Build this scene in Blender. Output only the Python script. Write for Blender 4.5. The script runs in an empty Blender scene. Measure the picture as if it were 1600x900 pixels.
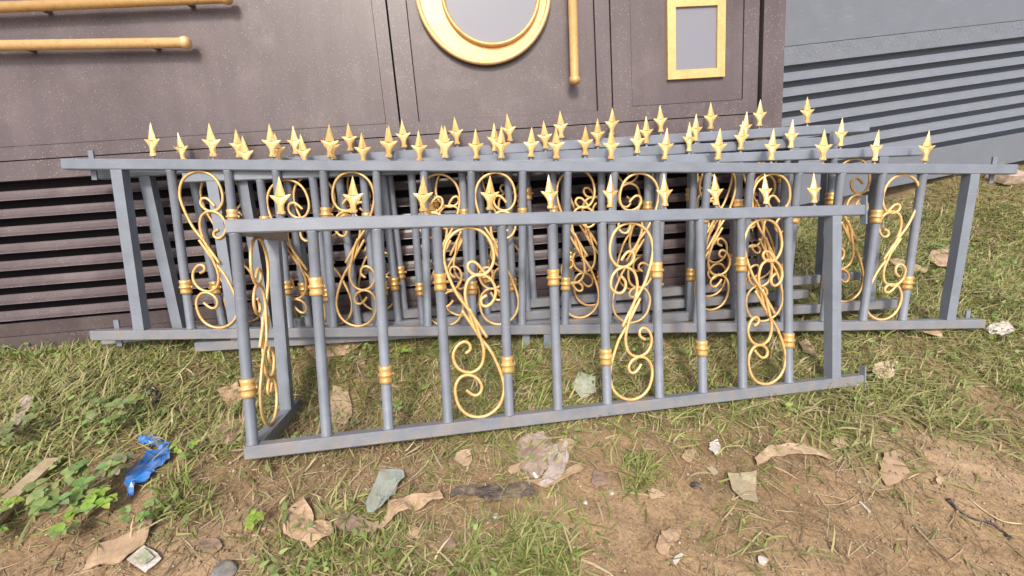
import bpy, bmesh, math, random
import numpy as np
from mathutils import Vector, Matrix, noise
random.seed(7); rng = np.random.default_rng(11)
R = math.radians
sc = bpy.context.scene
col = sc.collection

# ------------------------------------------------------------------ camera, sky, sun, exposure
F_PX, PITCH, ROLL, CAM_H = 695.5, R(32.23), R(0.674), 1.357
cd = bpy.data.cameras.new('camera'); cam = bpy.data.objects.new('camera', cd); col.objects.link(cam)
cd.sensor_width = 36; cd.lens = F_PX / 1600 * 36; cd.clip_start = .02; cd.clip_end = 500
FW = Vector((0, math.cos(PITCH), -math.sin(PITCH)))
_up = Vector((0, math.sin(PITCH), math.cos(PITCH))); _rt = Vector((1, 0, 0))
RT = math.cos(ROLL) * _rt + math.sin(ROLL) * _up
UP = -math.sin(ROLL) * _rt + math.cos(ROLL) * _up
CAM = Vector((0, 0, CAM_H))
cam.matrix_world = Matrix(((RT.x, UP.x, -FW.x, 0), (RT.y, UP.y, -FW.y, 0), (RT.z, UP.z, -FW.z, CAM_H), (0, 0, 0, 1)))
sc.camera = cam
SUN_EL, SUN_AZ = R(56), R(186)          # azimuth clockwise from +Y: behind the camera, a little to its left
w = bpy.data.worlds.new('World'); sc.world = w; w.use_nodes = True
nt = w.node_tree
sky = nt.nodes.new('ShaderNodeTexSky'); sky.sky_type = 'NISHITA'; sky.sun_disc = False
sky.sun_elevation = SUN_EL; sky.sun_rotation = SUN_AZ; sky.dust_density = 6; sky.air_density = 1.0; sky.ozone_density = .6
bg = nt.nodes['Background']; bg.inputs[1].default_value = .15
nt.links.new(sky.outputs[0], bg.inputs[0])
sd = bpy.data.lights.new('sun', 'SUN'); sun = bpy.data.objects.new('sun', sd); col.objects.link(sun)
sd.energy = 2.0; sd.angle = R(9); sd.color = (1, .955, .90)
dsun = Vector((math.sin(SUN_AZ) * math.cos(SUN_EL), math.cos(SUN_AZ) * math.cos(SUN_EL), math.sin(SUN_EL)))
sun.rotation_euler = dsun.to_track_quat('Z', 'Y').to_euler()
sc.view_settings.view_transform = 'Standard'; sc.view_settings.look = 'None'
sc.view_settings.exposure = .42; sc.view_settings.gamma = 1
sc.view_settings.use_curve_mapping = False
sc.render.resolution_x = 1024; sc.render.resolution_y = 576

# ------------------------------------------------------------------ materials
def mat(name, base, rough=.5, metal=0., spec=.5):
    m = bpy.data.materials.new(name); m.use_nodes = True
    b = m.node_tree.nodes['Principled BSDF']
    b.inputs['Base Color'].default_value = (*base, 1); b.inputs['Roughness'].default_value = rough
    b.inputs['Metallic'].default_value = metal; b.inputs['Specular IOR Level'].default_value = spec
    return m, m.node_tree, b
def N(t, typ, **k):
    n = t.nodes.new(typ)
    for a, v in k.items():
        if a in n.inputs.keys(): n.inputs[a].default_value = v
        else: setattr(n, a, v)
    return n
def noise_n(t, scale, detail=4, rough=.55, vec=None):
    n = N(t, 'ShaderNodeTexNoise'); n.inputs['Scale'].default_value = scale
    n.inputs['Detail'].default_value = detail; n.inputs['Roughness'].default_value = rough
    if vec: t.links.new(vec, n.inputs['Vector'])
    return n
def ramp(t, src, stops):
    r = t.nodes.new('ShaderNodeValToRGB'); e = r.color_ramp.elements
    while len(e) < len(stops): e.new(.5)
    for i, (p, c) in enumerate(stops):
        e[i].position = p; e[i].color = (*c, 1) if len(c) == 3 else c
    t.links.new(src, r.inputs[0]); return r
def mix(t, fac, a, b, typ='MIX'):
    m = t.nodes.new('ShaderNodeMix'); m.data_type = 'RGBA'; m.blend_type = typ
    for s, v in ((0, fac), (6, a), (7, b)):
        if hasattr(v, 'node'): t.links.new(v, m.inputs[s])
        else: m.inputs[s].default_value = v if s == 0 else (*v, 1)
    return m.outputs[2]
def bump(t, b, src, strength, dist):
    n = t.nodes.new('ShaderNodeBump'); n.inputs['Strength'].default_value = strength; n.inputs['Distance'].default_value = dist
    t.links.new(src, n.inputs['Height']); t.links.new(n.outputs[0], b.inputs['Normal']); return n
def objvec(t):
    return N(t, 'ShaderNodeTexCoord').outputs['Object']
def g(*c): return c

def m_grey(name, base, vr=.13, dust=0.):
    m, t, b = mat(name, base, .42, .0, .5); v = objvec(t)
    n1 = noise_n(t, 9, 5, .6, v); n2 = noise_n(t, 60, 3, .6, v)
    c1 = ramp(t, n1.outputs[0], [(.3, tuple(x * (1 - vr) for x in base)), (.7, tuple(x * (1 + vr) for x in base))])
    s = ramp(t, n2.outputs[0], [(.66, (0, 0, 0)), (.74, (1, 1, 1))])
    n3 = noise_n(t, 4.3, 2, .5, v)
    s2 = ramp(t, n3.outputs[0], [(.52, (0, 0, 0)), (.66, (1, 1, 1))])
    mm = N(t, 'ShaderNodeMath', operation='MULTIPLY'); t.links.new(s.outputs[0], mm.inputs[0]); t.links.new(s2.outputs[0], mm.inputs[1])
    m2 = N(t, 'ShaderNodeMath', operation='MULTIPLY'); t.links.new(mm.outputs[0], m2.inputs[0]); m2.inputs[1].default_value = .35
    oi = N(t, 'ShaderNodeObjectInfo'); ov = ramp(t, oi.outputs['Random'], [(0, (.90,) * 3), (1, (1.08,) * 3)])
    cx_ = mix(t, m2.outputs[0], mix(t, 1., c1.outputs[0], ov.outputs[0], 'MULTIPLY'), (.16, .12, .10))
    mpx = N(t, 'ShaderNodeMapping'); mpx.inputs['Scale'].default_value = (1.2, 14, 14); t.links.new(v, mpx.inputs[0])
    sc1 = ramp(t, noise_n(t, 7, 6, .7, mpx.outputs[0]).outputs[0], [(.60, (0, 0, 0)), (.66, (.28,) * 3), (.70, (0, 0, 0))])
    cx_ = mix(t, sc1.outputs[0], cx_, (.40, .41, .43))
    if dust:
        dd = ramp(t, noise_n(t, 13, 7, .7, v).outputs[0], [(.40, (0, 0, 0)), (.66, (dust,) * 3)])
        cx_ = mix(t, dd.outputs[0], cx_, (.30, .235, .17))
    t.links.new(cx_, b.inputs['Base Color'])
    r = ramp(t, n1.outputs[0], [(.3, (.30,) * 3), (.75, (.50,) * 3)]); t.links.new(r.outputs[0], b.inputs['Roughness'])
    bump(t, b, noise_n(t, 160, 2, .5, v).outputs[0], .12, .002)
    return m
GREY = m_grey('grey_paint', (.190, .213, .250))
GREY_DUST = m_grey('grey_paint_dusty', (.190, .213, .250), .13, .55)
GG = (.165, .180, .205)
GREY_GATE = m_grey('grey_gate_paint', GG, .04)

def m_gold(name, a, bcol, rough=.38, metal=.55):
    m, t, b = mat(name, a, rough, metal, .5); v = objvec(t)
    n1 = noise_n(t, 28, 4, .6, v)
    c = ramp(t, n1.outputs[0], [(.3, bcol), (.62, a)])
    oi = N(t, 'ShaderNodeObjectInfo'); ov = ramp(t, oi.outputs['Random'], [(0, (.80, .77, .70)), (.5, (.97, .95, .92)), (1, (1.08, 1.08, 1.12))])
    d2 = ramp(t, noise_n(t, 70, 4, .7, v).outputs[0], [(.30, (.50, .42, .34)), (.45, (1, 1, 1))])
    t.links.new(mix(t, .55, mix(t, 1., c.outputs[0], ov.outputs[0], 'MULTIPLY'), d2.outputs[0], 'MULTIPLY'), b.inputs['Base Color'])
    bump(t, b, noise_n(t, 220, 2, .5, v).outputs[0], .25, .001)
    return m
GOLD = m_gold('gold_paint', (.92, .64, .27), (.82, .50, .18), .36, .35)
GOLD_BAR = m_gold('gold_gate_paint', (.84, .56, .25), (.76, .47, .19), .38, .35)
GOLD_ROD = m_gold('gold_rod_paint', (.83, .56, .24), (.68, .42, .15), .40, .35)
GOLD_RING = m_gold('gold_collar_paint', (.84, .55, .22), (.66, .40, .13), .33, .5)
GROUND_REFL = m_grey('ground_reflection_brown', (.20, .17, .15))  # brown ground's reflection in the grey return rail, put into its base colour
INSERT, t_, b_ = mat('pale_grey_insert', (.20, .205, .24), .45)
bump(t_, b_, noise_n(t_, 12, 2, .5, objvec(t_)).outputs[0], .05, .004)

# brown hammered paint with pale flecks
BROWN, t, b = mat('brown_sparkle_paint', (.17, .13, .135), .36)
v = objvec(t)
vor = N(t, 'ShaderNodeTexVoronoi'); vor.inputs['Scale'].default_value = 120; t.links.new(v, vor.inputs['Vector'])
fl = ramp(t, vor.outputs['Distance'], [(.12, (1, 1, 1)), (.32, (0, 0, 0))])
pres = ramp(t, vor.outputs['Color'], [(.66, (0, 0, 0)), (.84, (1, 1, 1))])
big = ramp(t, noise_n(t, 3, 4, .6, v).outputs[0], [(.30, (.35,) * 3), (.62, (1,) * 3)])
m1 = N(t, 'ShaderNodeMath', operation='MULTIPLY'); t.links.new(fl.outputs[0], m1.inputs[0]); t.links.new(pres.outputs[0], m1.inputs[1])
m2 = N(t, 'ShaderNodeMath', operation='MULTIPLY'); t.links.new(m1.outputs[0], m2.inputs[0]); t.links.new(big.outputs[0], m2.inputs[1])
m3 = N(t, 'ShaderNodeMath', operation='MULTIPLY'); t.links.new(m2.outputs[0], m3.inputs[0]); m3.inputs[1].default_value = .48
basec = ramp(t, noise_n(t, 2.2, 5, .6, v).outputs[0], [(.3, (.078, .059, .060)), (.7, (.122, .096, .098))])
fine = ramp(t, noise_n(t, 330, 2, .6, v).outputs[0], [(.35, (.82,) * 3), (.65, (1.2,) * 3)])
mpz = N(t, 'ShaderNodeMapping'); mpz.inputs['Scale'].default_value = (9, 9, .7); t.links.new(v, mpz.inputs[0])
stk = ramp(t, noise_n(t, 1.6, 5, .62, mpz.outputs[0]).outputs[0], [(.40, (.90,) * 3), (.62, (1.06,) * 3)])
pc_ = mix(t, .7, mix(t, 1., basec.outputs[0], fine.outputs[0], 'MULTIPLY'), stk.outputs[0], 'MULTIPLY')
dz_ = ramp(t, noise_n(t, 3.1, 6, .65, v).outputs[0], [(.52, (0, 0, 0)), (.72, (.30,) * 3)])
pc_ = mix(t, dz_.outputs[0], pc_, (.24, .20, .19))
t.links.new(mix(t, m3.outputs[0], pc_, (.66, .62, .62)), b.inputs['Base Color'])
rr = ramp(t, noise_n(t, 3, 3, .6, v).outputs[0], [(.3, (.30,) * 3), (.7, (.46,) * 3)]); t.links.new(rr.outputs[0], b.inputs['Roughness'])
bump(t, b, noise_n(t, 240, 2, .6, v).outputs[0], .22, .0015)

SEAM_SLOT_SHADE, _, _ = mat('black_seam_slot_shade', (.012, .010, .011), .9, 0, .1)  # black leaf seams; on the louvre backing it stands for slot shade

# soil
SOIL, t, b = mat('dry_soil', (.3, .2, .12), .95, 0, .15)
v = objvec(t)
n1 = noise_n(t, 1.3, 6, .6, v); n2 = noise_n(t, 14, 8, .68, v); n3 = noise_n(t, 95, 5, .7, v)
c1 = ramp(t, n1.outputs[0], [(.32, (.215, .145, .080)), (.52, (.310, .217, .126)), (.7, (.370, .270, .168))])
c2 = ramp(t, n2.outputs[0], [(.30, (.62, .60, .58)), (.5, (1, 1, 1)), (.72, (1.2, 1.16, 1.1))])
c3 = ramp(t, n3.outputs[0], [(.32, (.62, .6, .56)), (.52, (1, 1, 1)), (.72, (1.28, 1.24, 1.18))])
cc = mix(t, 1., mix(t, 1., c1.outputs[0], c2.outputs[0], 'MULTIPLY'), c3.outputs[0], 'MULTIPLY')
at_ = N(t, 'ShaderNodeAttribute', attribute_name='turf')
cc = mix(t, at_.outputs['Fac'], cc, (.165, .128, .068))
t.links.new(cc, b.inputs['Base Color'])
ad = N(t, 'ShaderNodeMath', operation='ADD'); t.links.new(n2.outputs[0], ad.inputs[0])
ml = N(t, 'ShaderNodeMath', operation='MULTIPLY'); t.links.new(n3.outputs[0], ml.inputs[0]); ml.inputs[1].default_value = .45
t.links.new(ml.outputs[0], ad.inputs[1]); bump(t, b, ad.outputs[0], .9, .012)

def m_tint(name, rough=.6, trans=0.):
    m, t, b = mat(name, (1, 1, 1), rough, 0, .35)
    a = N(t, 'ShaderNodeAttribute', attribute_name='tint'); t.links.new(a.outputs['Color'], b.inputs['Base Color'])
    if trans:
        tr = t.nodes.new('ShaderNodeBsdfTranslucent'); t.links.new(a.outputs['Color'], tr.inputs[0])
        ms = t.nodes.new('ShaderNodeMixShader'); ms.inputs[0].default_value = trans
        t.links.new(b.outputs[0], ms.inputs[1]); t.links.new(tr.outputs[0], ms.inputs[2])
        t.links.new(ms.outputs[0], t.nodes['Material Output'].inputs[0])
    return m
BLADE = m_tint('grass_blade', .55, .25)
LEAF = m_tint('weed_leaf', .5, .2)
PEB = m_tint('pebble', .85)

def m_litter(name, a, bcol, rough=.8, scale=30, bs=.4, spec=.3):
    m, t, b = mat(name, a, rough, 0, spec); v = objvec(t)
    n = noise_n(t, scale, 5, .65, v); c = ramp(t, n.outputs[0], [(.32, bcol), (.64, a)])
    du = ramp(t, noise_n(t, scale * 1.7, 7, .72, v).outputs[0], [(.46, (0, 0, 0)), (.60, (.55,) * 3)])
    t.links.new(mix(t, du.outputs[0], c.outputs[0], (.27, .195, .12)), b.inputs['Base Color']); bump(t, b, noise_n(t, scale * 2.5, 4, .6, v).outputs[0], bs, .004)
    return m
CARD = m_litter('brown_card', (.46, .33, .21), (.30, .20, .12))
CARD_D = m_litter('damp_card', (.30, .21, .15), (.14, .10, .08))
DRYLEAF = m_litter('dry_leaf', (.50, .38, .25), (.33, .23, .14))
BLUE = m_litter('blue_plastic', (.04, .27, .72), (.015, .12, .45), .32, 20, .3, .6)
BLACKP = m_litter('black_plastic', (.035, .036, .045), (.015, .015, .02), .4, 30, .4, .5)
WHITEP = m_litter('white_scrap', (.64, .61, .57), (.42, .38, .33), .5, 40)
TEAL = m_litter('grubby_green_plastic', (.26, .37, .34), (.30, .27, .21), .35, 16, .3, .6)
CLEARP = m_litter('cloudy_plastic', (.34, .27, .215), (.25, .185, .135), .28, 16, .6, .7)
WOOD = m_litter('weathered_wood', (.42, .34, .22), (.26, .20, .12), .8, 18)
PINKP = m_litter('pinkish_wrapper', (.52, .33, .26), (.40, .27, .18), .5, 14)
BRICK = m_litter('pale_brick', (.55, .43, .35), (.42, .31, .24), .9, 20)
RUBBER = m_litter('dark_rag', (.10, .082, .075), (.05, .04, .038), .8, 22)

# ------------------------------------------------------------------ object helpers
def tag(o, label=None, cat=None, group=None, kind=None):
    if label: o['label'] = label
    if cat: o['category'] = cat
    if group: o['group'] = group
    if kind: o['kind'] = kind
    return o
def link(name, me, parent=None, smooth=False):
    o = bpy.data.objects.new(name, me); col.objects.link(o)
    if parent: o.parent = parent
    if smooth:
        me.polygons.foreach_set('use_smooth', [True] * len(me.polygons))
    return o
def empty(name, M):
    o = bpy.data.objects.new(name, None); col.objects.link(o); o.empty_display_size = .1
    o.matrix_world = M; return o
def from_bm(name, bm, m, parent=None, smooth=False, bevel=0):
    if bevel:
        bmesh.ops.bevel(bm, geom=[e for e in bm.edges if e.is_manifold and e.calc_face_angle(0) > .6], offset=bevel, segments=2, affect='EDGES', profile=.6)
    bmesh.ops.recalc_face_normals(bm, faces=bm.faces[:])
    me = bpy.data.meshes.new(name); bm.to_mesh(me); bm.free(); me.materials.append(m)
    return link(name, me, parent, smooth)
def box(bm, x0, x1, y0, y1, z0, z1):
    vs = [bm.verts.new((x, y, z)) for x in (x0, x1) for y in (y0, y1) for z in (z0, z1)]
    for f in ((0, 1, 3, 2), (4, 6, 7, 5), (0, 4, 5, 1), (2, 3, 7, 6), (0, 2, 6, 4), (1, 5, 7, 3)): bm.faces.new([vs[i] for i in f])
def boxo(name, dims, m, parent, bevel=.003):
    bm = bmesh.new(); box(bm, *dims); return from_bm(name, bm, m, parent, bevel=bevel)
def lathe(bm, cx, cy, prof, n=16, axis='z'):
    rings = []
    for (r, z) in prof:
        ring = []
        for k in range(n):
            a = 2 * math.pi * k / n; p, q = r * math.cos(a), r * math.sin(a)
            ring.append(bm.verts.new((cx + p, cy + q, z) if axis == 'z' else (z, cx + p, cy + q)))
        rings.append(ring)
    for a, b_ in zip(rings, rings[1:]):
        for k in range(n): bm.faces.new((a[k], a[(k + 1) % n], b_[(k + 1) % n], b_[k]))
    bm.faces.new(rings[0][::-1]); bm.faces.new(rings[-1])
def tube(bm, pts, r, n=8):
    pts = [Vector(p) for p in pts]; rings = []
    up = None
    for i, p in enumerate(pts):
        a = pts[max(0, i - 1)]; c = pts[min(len(pts) - 1, i + 1)]; d = (c - a).normalized()
        if up is None:
            up = Vector((0, 1, 0)) if abs(d.y) < .9 else Vector((0, 0, 1))
        s = d.cross(up).normalized(); u2 = s.cross(d).normalized(); up = u2
        rr_ = r if not callable(r) else r(i / (len(pts) - 1))
        rings.append([bm.verts.new(p + (s * math.cos(2 * math.pi * k / n) + u2 * math.sin(2 * math.pi * k / n)) * rr_) for k in range(n)])
    for a, c in zip(rings, rings[1:]):
        for k in range(n): bm.faces.new((a[k], a[(k + 1) % n], c[(k + 1) % n], c[k]))
    bm.faces.new(rings[0][::-1]); bm.faces.new(rings[-1])
def catmull(P, sub=5):
    P = [Vector(p) for p in P]; out = []
    for i in range(len(P) - 1):
        a = P[max(0, i - 1)]; b_ = P[i]; c = P[i + 1]; d = P[min(len(P) - 1, i + 2)]
        for k in range(sub):
            s = k / sub
            out.append(.5 * (2 * b_ + (c - a) * s + (2 * a - 5 * b_ + 4 * c - d) * s * s + (3 * b_ - a - 3 * c + d) * s ** 3))
    out.append(P[-1]); return out
def frame_matrix(x0, y0, z0, yaw, lean, tilt):
    u = Vector((math.cos(yaw), math.sin(yaw), 0)); n = Vector((-math.sin(yaw), math.cos(yaw), 0))
    v = math.cos(lean) * Vector((0, 0, 1)) + math.sin(lean) * n
    u2 = math.cos(tilt) * u + math.sin(tilt) * v; v2 = -math.sin(tilt) * u + math.cos(tilt) * v
    k = v2.cross(u2)
    return Matrix(((u2.x, k.x, v2.x, x0), (u2.y, k.y, v2.y, y0), (u2.z, k.z, v2.z, z0), (0, 0, 0, 1)))

# ------------------------------------------------------------------ ground
_w = [(rng.uniform(0, 6.28), rng.uniform(0, 6.28), s, a) for s, a in [(.9, .012), (1.6, .010), (2.7, .008), (4.5, .006), (7, .0045), (11, .0035), (17, .0028), (26, .0022), (39, .0016), (55, .0011)] for _ in range(3)]
def sstep(a, b_, x):
    q = np.clip((x - a) / (b_ - a), 0, 1); return q * q * (3 - 2 * q)
def hgt(x, y):
    x = np.asarray(x, float); y = np.asarray(y, float)
    z = np.zeros(np.broadcast(x, y).shape)
    for (ph, th, s, a) in _w:
        z = z + a * .55 * np.sin(s * 1.9 * (x * math.cos(th) + y * math.sin(th)) + ph)
    fr = 1 - sstep(1.35, 2.0, y)
    z = z + np.clip(-.048 * (x - .25), -.08, .06) * fr
    z = z + .28 * sstep(2.3, 4.0, x + (y - 3.2) * .5) * sstep(2.4, 3.9, y)
    z = z - .19 * np.exp(-((x + .92) / .62) ** 2 - ((y - 1.36) / .27) ** 2)
    z = z - .12 * sstep(1.1, 2.3, -x) * sstep(1.0, 1.55, y)
    z = z - .02
    return z
def at(px, py, lift=0.):
    """the point of the ground under a pixel of the photograph's 1600x900 frame"""
    d = FW + RT * ((px - 800) / F_PX) - UP * ((py - 450) / F_PX)
    z = 0.
    for _ in range(14):
        t_ = (z - CAM_H) / d.z; p = CAM + d * t_; z = .4 * z + .6 * float(hgt(p.x, p.y))
    return Vector((p.x, p.y, z + lift))

def sums(x, y, seed, s0):
    r = np.random.default_rng(seed); z = 0
    for k in range(9):
        s = s0 * (1.5 ** k); th = r.uniform(0, 6.28); ph = r.uniform(0, 6.28)
        z = z + np.sin(s * (x * math.cos(th) + y * math.sin(th)) + ph) * (.78 ** k)
    return z / 2.4
def blob(x, y, cx, cy, r, soft=1.6):
    return np.exp(-((x - cx) ** 2 + (y - cy) ** 2) / (r * r) * soft)
def gblobs():
    L = []
    for px, py, r, wgt in [(500, 850, .20, .85), (600, 870, .16, .8), (830, 860, .13, 1.0), (760, 880, .12, .9), (995, 735, .07, 1.0), (700, 720, .14, .45), (800, 700, .2, .5),
                           (1180, 690, .18, .5), (1300, 660, .28, .8), (1450, 650, .2, .6), (40, 640, .5, .9), (120, 600, .5, .9), (200, 560, .4, .8), (60, 720, .3, .7), (270, 800, .1, .6),
                           (1150, 820, .16, .25), (1590, 560, .5, .6), (1500, 560, .35, .7)]:
        p = at(px, py); L.append((p.x, p.y, r, wgt))
    return L
GB = gblobs()
def turf(x, y):
    edge = .98 + .16 * np.tanh((x + .1) * 1.5) - .25 * sstep(-1.0, -1.7, x) if False else 1.13 + .10 * np.tanh(x * 1.4)
    dsty = sstep(edge - .16, edge + .16, y + sums(x, y, 3, 2.2) * .10)
    for cx, cy, r, wgt in GB: dsty = np.maximum(dsty, wgt * blob(x, y, cx, cy, r))
    # bare patches
    for px, py, r in BARE_P: dsty = dsty * (1 - .92 * blob(x, y, px, py, r))
    return np.clip(dsty * (.75 + .35 * sums(x, y, 5, 5)), 0, 1)
BARE_P = [(-.9, 1.17, .12)] + [(*at(*q)[:2], r) for q, r in (((1560, 640), .26), ((1480, 720), .30), ((1250, 760), .3), ((520, 625), .10), ((330, 760), .13), ((1040, 770), .25), ((600, 720), .10))]

def axis(lo, hi, step, far):
    a = list(np.arange(lo, hi, step)); s = step
    while a[-1] < far: s *= 1.25; a.append(a[-1] + s)
    s = step
    while a[0] > -far: s *= 1.25; a.insert(0, a[0] - s)
    return np.array(a)
gx = axis(-2.6, 4.2, .022, 60); gy = axis(.45, 3.6, .022, 60)
X, Y = np.meshgrid(gx, gy); Z = hgt(X, Y)
nearm = ((X > -3) & (X < 5) & (Y > .3) & (Y < 4.5))
Z = Z + nearm * .0035 * sums(X, Y, 21, 45) * (1 - .4 * turf(X, Y))
far_f = sstep(8, 30, np.sqrt(X ** 2 + Y ** 2)); Z = Z * (1 - far_f)
ny, nx = X.shape
me = bpy.data.meshes.new('ground'); vv = np.stack([X, Y, Z], -1).reshape(-1, 3)
ii = np.arange(ny * nx).reshape(ny, nx)
ff = np.stack([ii[:-1, :-1], ii[:-1, 1:], ii[1:, 1:], ii[1:, :-1]], -1).reshape(-1, 4)
def npmesh(me, verts, faces):
    me.vertices.add(len(verts)); me.vertices.foreach_set('co', verts.astype(np.float32).ravel())
    k = faces.shape[1]
    me.loops.add(faces.size); me.loops.foreach_set('vertex_index', faces.astype(np.int32).ravel())
    me.polygons.add(len(faces)); me.polygons.foreach_set('loop_start', (np.arange(len(faces)) * k).astype(np.int32))
    me.update(calc_edges=True); me.validate()
npmesh(me, vv, ff); me.materials.append(SOIL)
a = me.attributes.new('turf', 'FLOAT', 'POINT'); a.data.foreach_set('value', (turf(X, Y) * .8).astype(np.float32).ravel())
ground = link('ground', me, None, True); tag(ground, kind='structure')

# ------------------------------------------------------------------ scrollwork railings
RW, PW, BR = .045, .046, .0178
def collar(bm, cx, cy, z):
    r = BR
    lathe(bm, cx, cy, [(r + .001, z - .031), (r + .0055, z - .0305), (r + .0052, z - .020), (r + .0035, z - .010), (r + .0045, z - .006), (r + .009, z - .003), (r + .009, z + .002), (r + .0045, z + .005),
                       (r + .0035, z + .010), (r + .0052, z + .020), (r + .0055, z + .0305), (r + .001, z + .031)], 20)
    box(bm, cx + r + .004, cx + r + .012, cy - .004, cy + .004, z - .006, z + .004)
P1 = [(318, 500), (281, 443), (242, 385), (200, 330), (172, 275), (150, 215), (143, 160), (163, 103), (205, 68), (257, 55), (312, 68), (351, 105), (368, 160), (362, 203), (335, 235), (297, 243), (264, 230), (247, 205), (255, 182), (279, 178), (303, 196), (318, 215)]
P2 = [(288, 505), (262, 455), (247, 400), (233, 355), (230, 310), (247, 265), (290, 244), (335, 255), (362, 285), (369, 322), (352, 353), (322, 366), (300, 352), (300, 326), (324, 308)]
def scroll_bm(cu, cv, w_, h_, y_, flip, r=.0060, axis='x', jit=0, seed=0):
    bm = bmesh.new(); rd = random.Random(seed)
    for q, sgn in ((P1, 1), (P2, 1), (P1, -1), (P2, -1)):
        jx, jz = rd.uniform(-1, 1) * jit, rd.uniform(-1, 1) * jit
        k = len(q); pts = []
        for i, (px, py) in enumerate(q):
            nx_ = (px - 265) / 246; nz = (442 - py) / 776
            nx_ += jx * max(0, i / k - .6); nz += jz * max(0, i / k - .6)
            nx_ *= sgn * (-1 if flip else 1); nz *= sgn
            dy = .0065 * (1 if q is P2 else -1) * (1 - min(1, i / 5.)) * sgn
            if axis == 'x': pts.append((cu + nx_ * w_, y_ + dy, cv + nz * h_))
            else: pts.append((y_ + dy, cu + nx_ * w_, cv + nz * h_))
        tube(bm, catmull(pts, 4), r, 8)
    return bm
SP = [(0, .105, .10), (.06, .125, .11), (.09, .088, .08), (.17, .085, .078), (.26, .105, .078), (.33, .145, .072), (.40, .20, .06), (.455, .25, .042), (.52, .295, .018), (.505, .22, .03), (.475, .15, .075), (.57, .125, .07), (.72, .085, .05), (.88, .04, .024), (1.0, .005, .005)]
def spear_bm(cx, cy, z0, H_, ang=0, bend=0):
    bm = bmesh.new(); rings = []
    for z, hw, d in SP:
        ring = []
        for k in range(8):
            a = math.pi * 2 * k / 8
            # ridged lens section
            px = hw * .95 * math.cos(a); py = d * math.sin(a) * (1 if k in (2, 6) else .55 if hw > .12 else .8)
            zz = z - (.05 * (1 - abs(math.cos(a))) if .4 < z < .54 and hw > .18 else 0)
            X_, Y_ = px * H_, py * H_
            ca, sa = math.cos(ang), math.sin(ang)
            ring.append(bm.verts.new((cx + X_ * ca - Y_ * sa + bend * zz * H_, cy + X_ * sa + Y_ * ca, z0 + zz * H_)))
        rings.append(ring)
    for a, c in zip(rings, rings[1:]):
        for k in range(8): bm.faces.new((a[k], a[(k + 1) % 8], c[(k + 1) % 8], c[k]))
    bm.faces.new(rings[0][::-1]); bm.faces.new(rings[-1])
    return bm
def wob(bm, amp, sc_, seed):
    for vtx in bm.verts:
        q = vtx.co * sc_ + Vector((seed * 3.1, seed, 0))
        vtx.co += Vector((0, noise.noise(q), noise.noise(q + Vector((9, 4, 2))))) * amp
def long_rail(name, u0, u1, zc, root, seed, m_=None):
    bm = bmesh.new(); n = max(2, int((u1 - u0) / .25)); rings = []
    for i in range(n + 1):
        x = u0 + (u1 - u0) * i / n; b_ = .004; w2 = RW / 2
        dz = .0018 * noise.noise(Vector((x * 1.3, seed, 0)))
        sec = [(0, -w2 + b_), (0, w2 - b_), (b_, w2), (RW - b_, w2), (RW, w2 - b_), (RW, -w2 + b_), (RW - b_, -w2), (b_, -w2)]
        rings.append([bm.verts.new((x, p, zc + q + dz)) for p, q in sec])
    for a, c in zip(rings, rings[1:]):
        for k in range(8): bm.faces.new((a[k], a[(k + 1) % 8], c[(k + 1) % 8], c[k]))
    bm.faces.new(rings[0][::-1]); bm.faces.new(rings[-1])
    return from_bm(name, bm, m_ or GREY, root)
def weld(bm, x, y, z, rx, seed):
    for k in range(9):
        a = k * .7 + seed; lathe(bm, x + rx * math.cos(a), y + rx * math.sin(a), [(.0005, z - .003), (.0032, z - .001), (.0035, z + .001), (.0006, z + .0032)], 6)
def railing(label, M, H_, top, bot, posts, bars, scrolls, first_up, spear0, dsp, nsp, tipv, seed, group='gold trimmed grey railings'):
    root = empty('railing', M); tag(root, label, 'railing', group)
    rd = random.Random(seed); w2 = RW / 2
    long_rail('top_rail', top[0], top[1], H_, root, seed); long_rail('bottom_rail', bot[0], bot[1], 0, root, seed + 5, GREY_DUST)
    for u in posts: boxo('post', (u - PW / 2, u + PW / 2, .001, RW - .001, w2 - .001, H_ - w2 + .001), GREY, root)
    for i, u in enumerate(bars):
        bm = bmesh.new(); lathe(bm, u, RW / 2, [(BR + .002, w2 - .001), (BR + .002, w2 + .004), (BR, w2 + .008), (BR, H_ - w2 - .008), (BR + .002, H_ - w2 - .004), (BR + .002, H_ - w2 + .001)], 18)
        off = rd.uniform(-.005, .005)
        for z_ in (w2 + .002, H_ - w2 - .002): weld(bm, u, RW / 2, z_, BR, seed + i)
        for q in bm.verts: q.co.x += off * (q.co.z / H_ - .5); q.co.y += .002 * math.sin(q.co.z * 5 + i)
        o = from_bm('baluster', bm, GREY, root, smooth=True)
        z = (.535 if (i % 2 == 0) == first_up else .212) * H_ / .75 + rd.uniform(-.008, .008)
        bm = bmesh.new(); collar(bm, u, RW / 2, z)
        me = from_bm('collar', bm, GOLD_RING, o, smooth=True)
    for i, c in enumerate(scrolls):
        from_bm('scroll', scroll_bm(c, H_ / 2, .198, H_ - RW - .004, RW / 2, i % 2 == 1, jit=.16, seed=seed * 10 + i), GOLD_ROD, root, smooth=True)
    for i in range(nsp):
        u = spear0 + dsp * i + rd.uniform(-.004, .004); z0 = H_ + w2
        hh = tipv - z0 - .014
        bm = spear_bm(u, RW / 2, z0 + .014, hh, rd.uniform(-.2, .2), rd.uniform(-.06, .06))
        o = from_bm('spear_finial', bm, GOLD, root)
        bm = bmesh.new(); lathe(bm, u, RW / 2, [(.009, z0 - .001), (.007, z0 + .004), (.0048, z0 + .006), (.0048, z0 + .018)], 8)
        from_bm('stem', bm, GREY, o)
    return root
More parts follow.
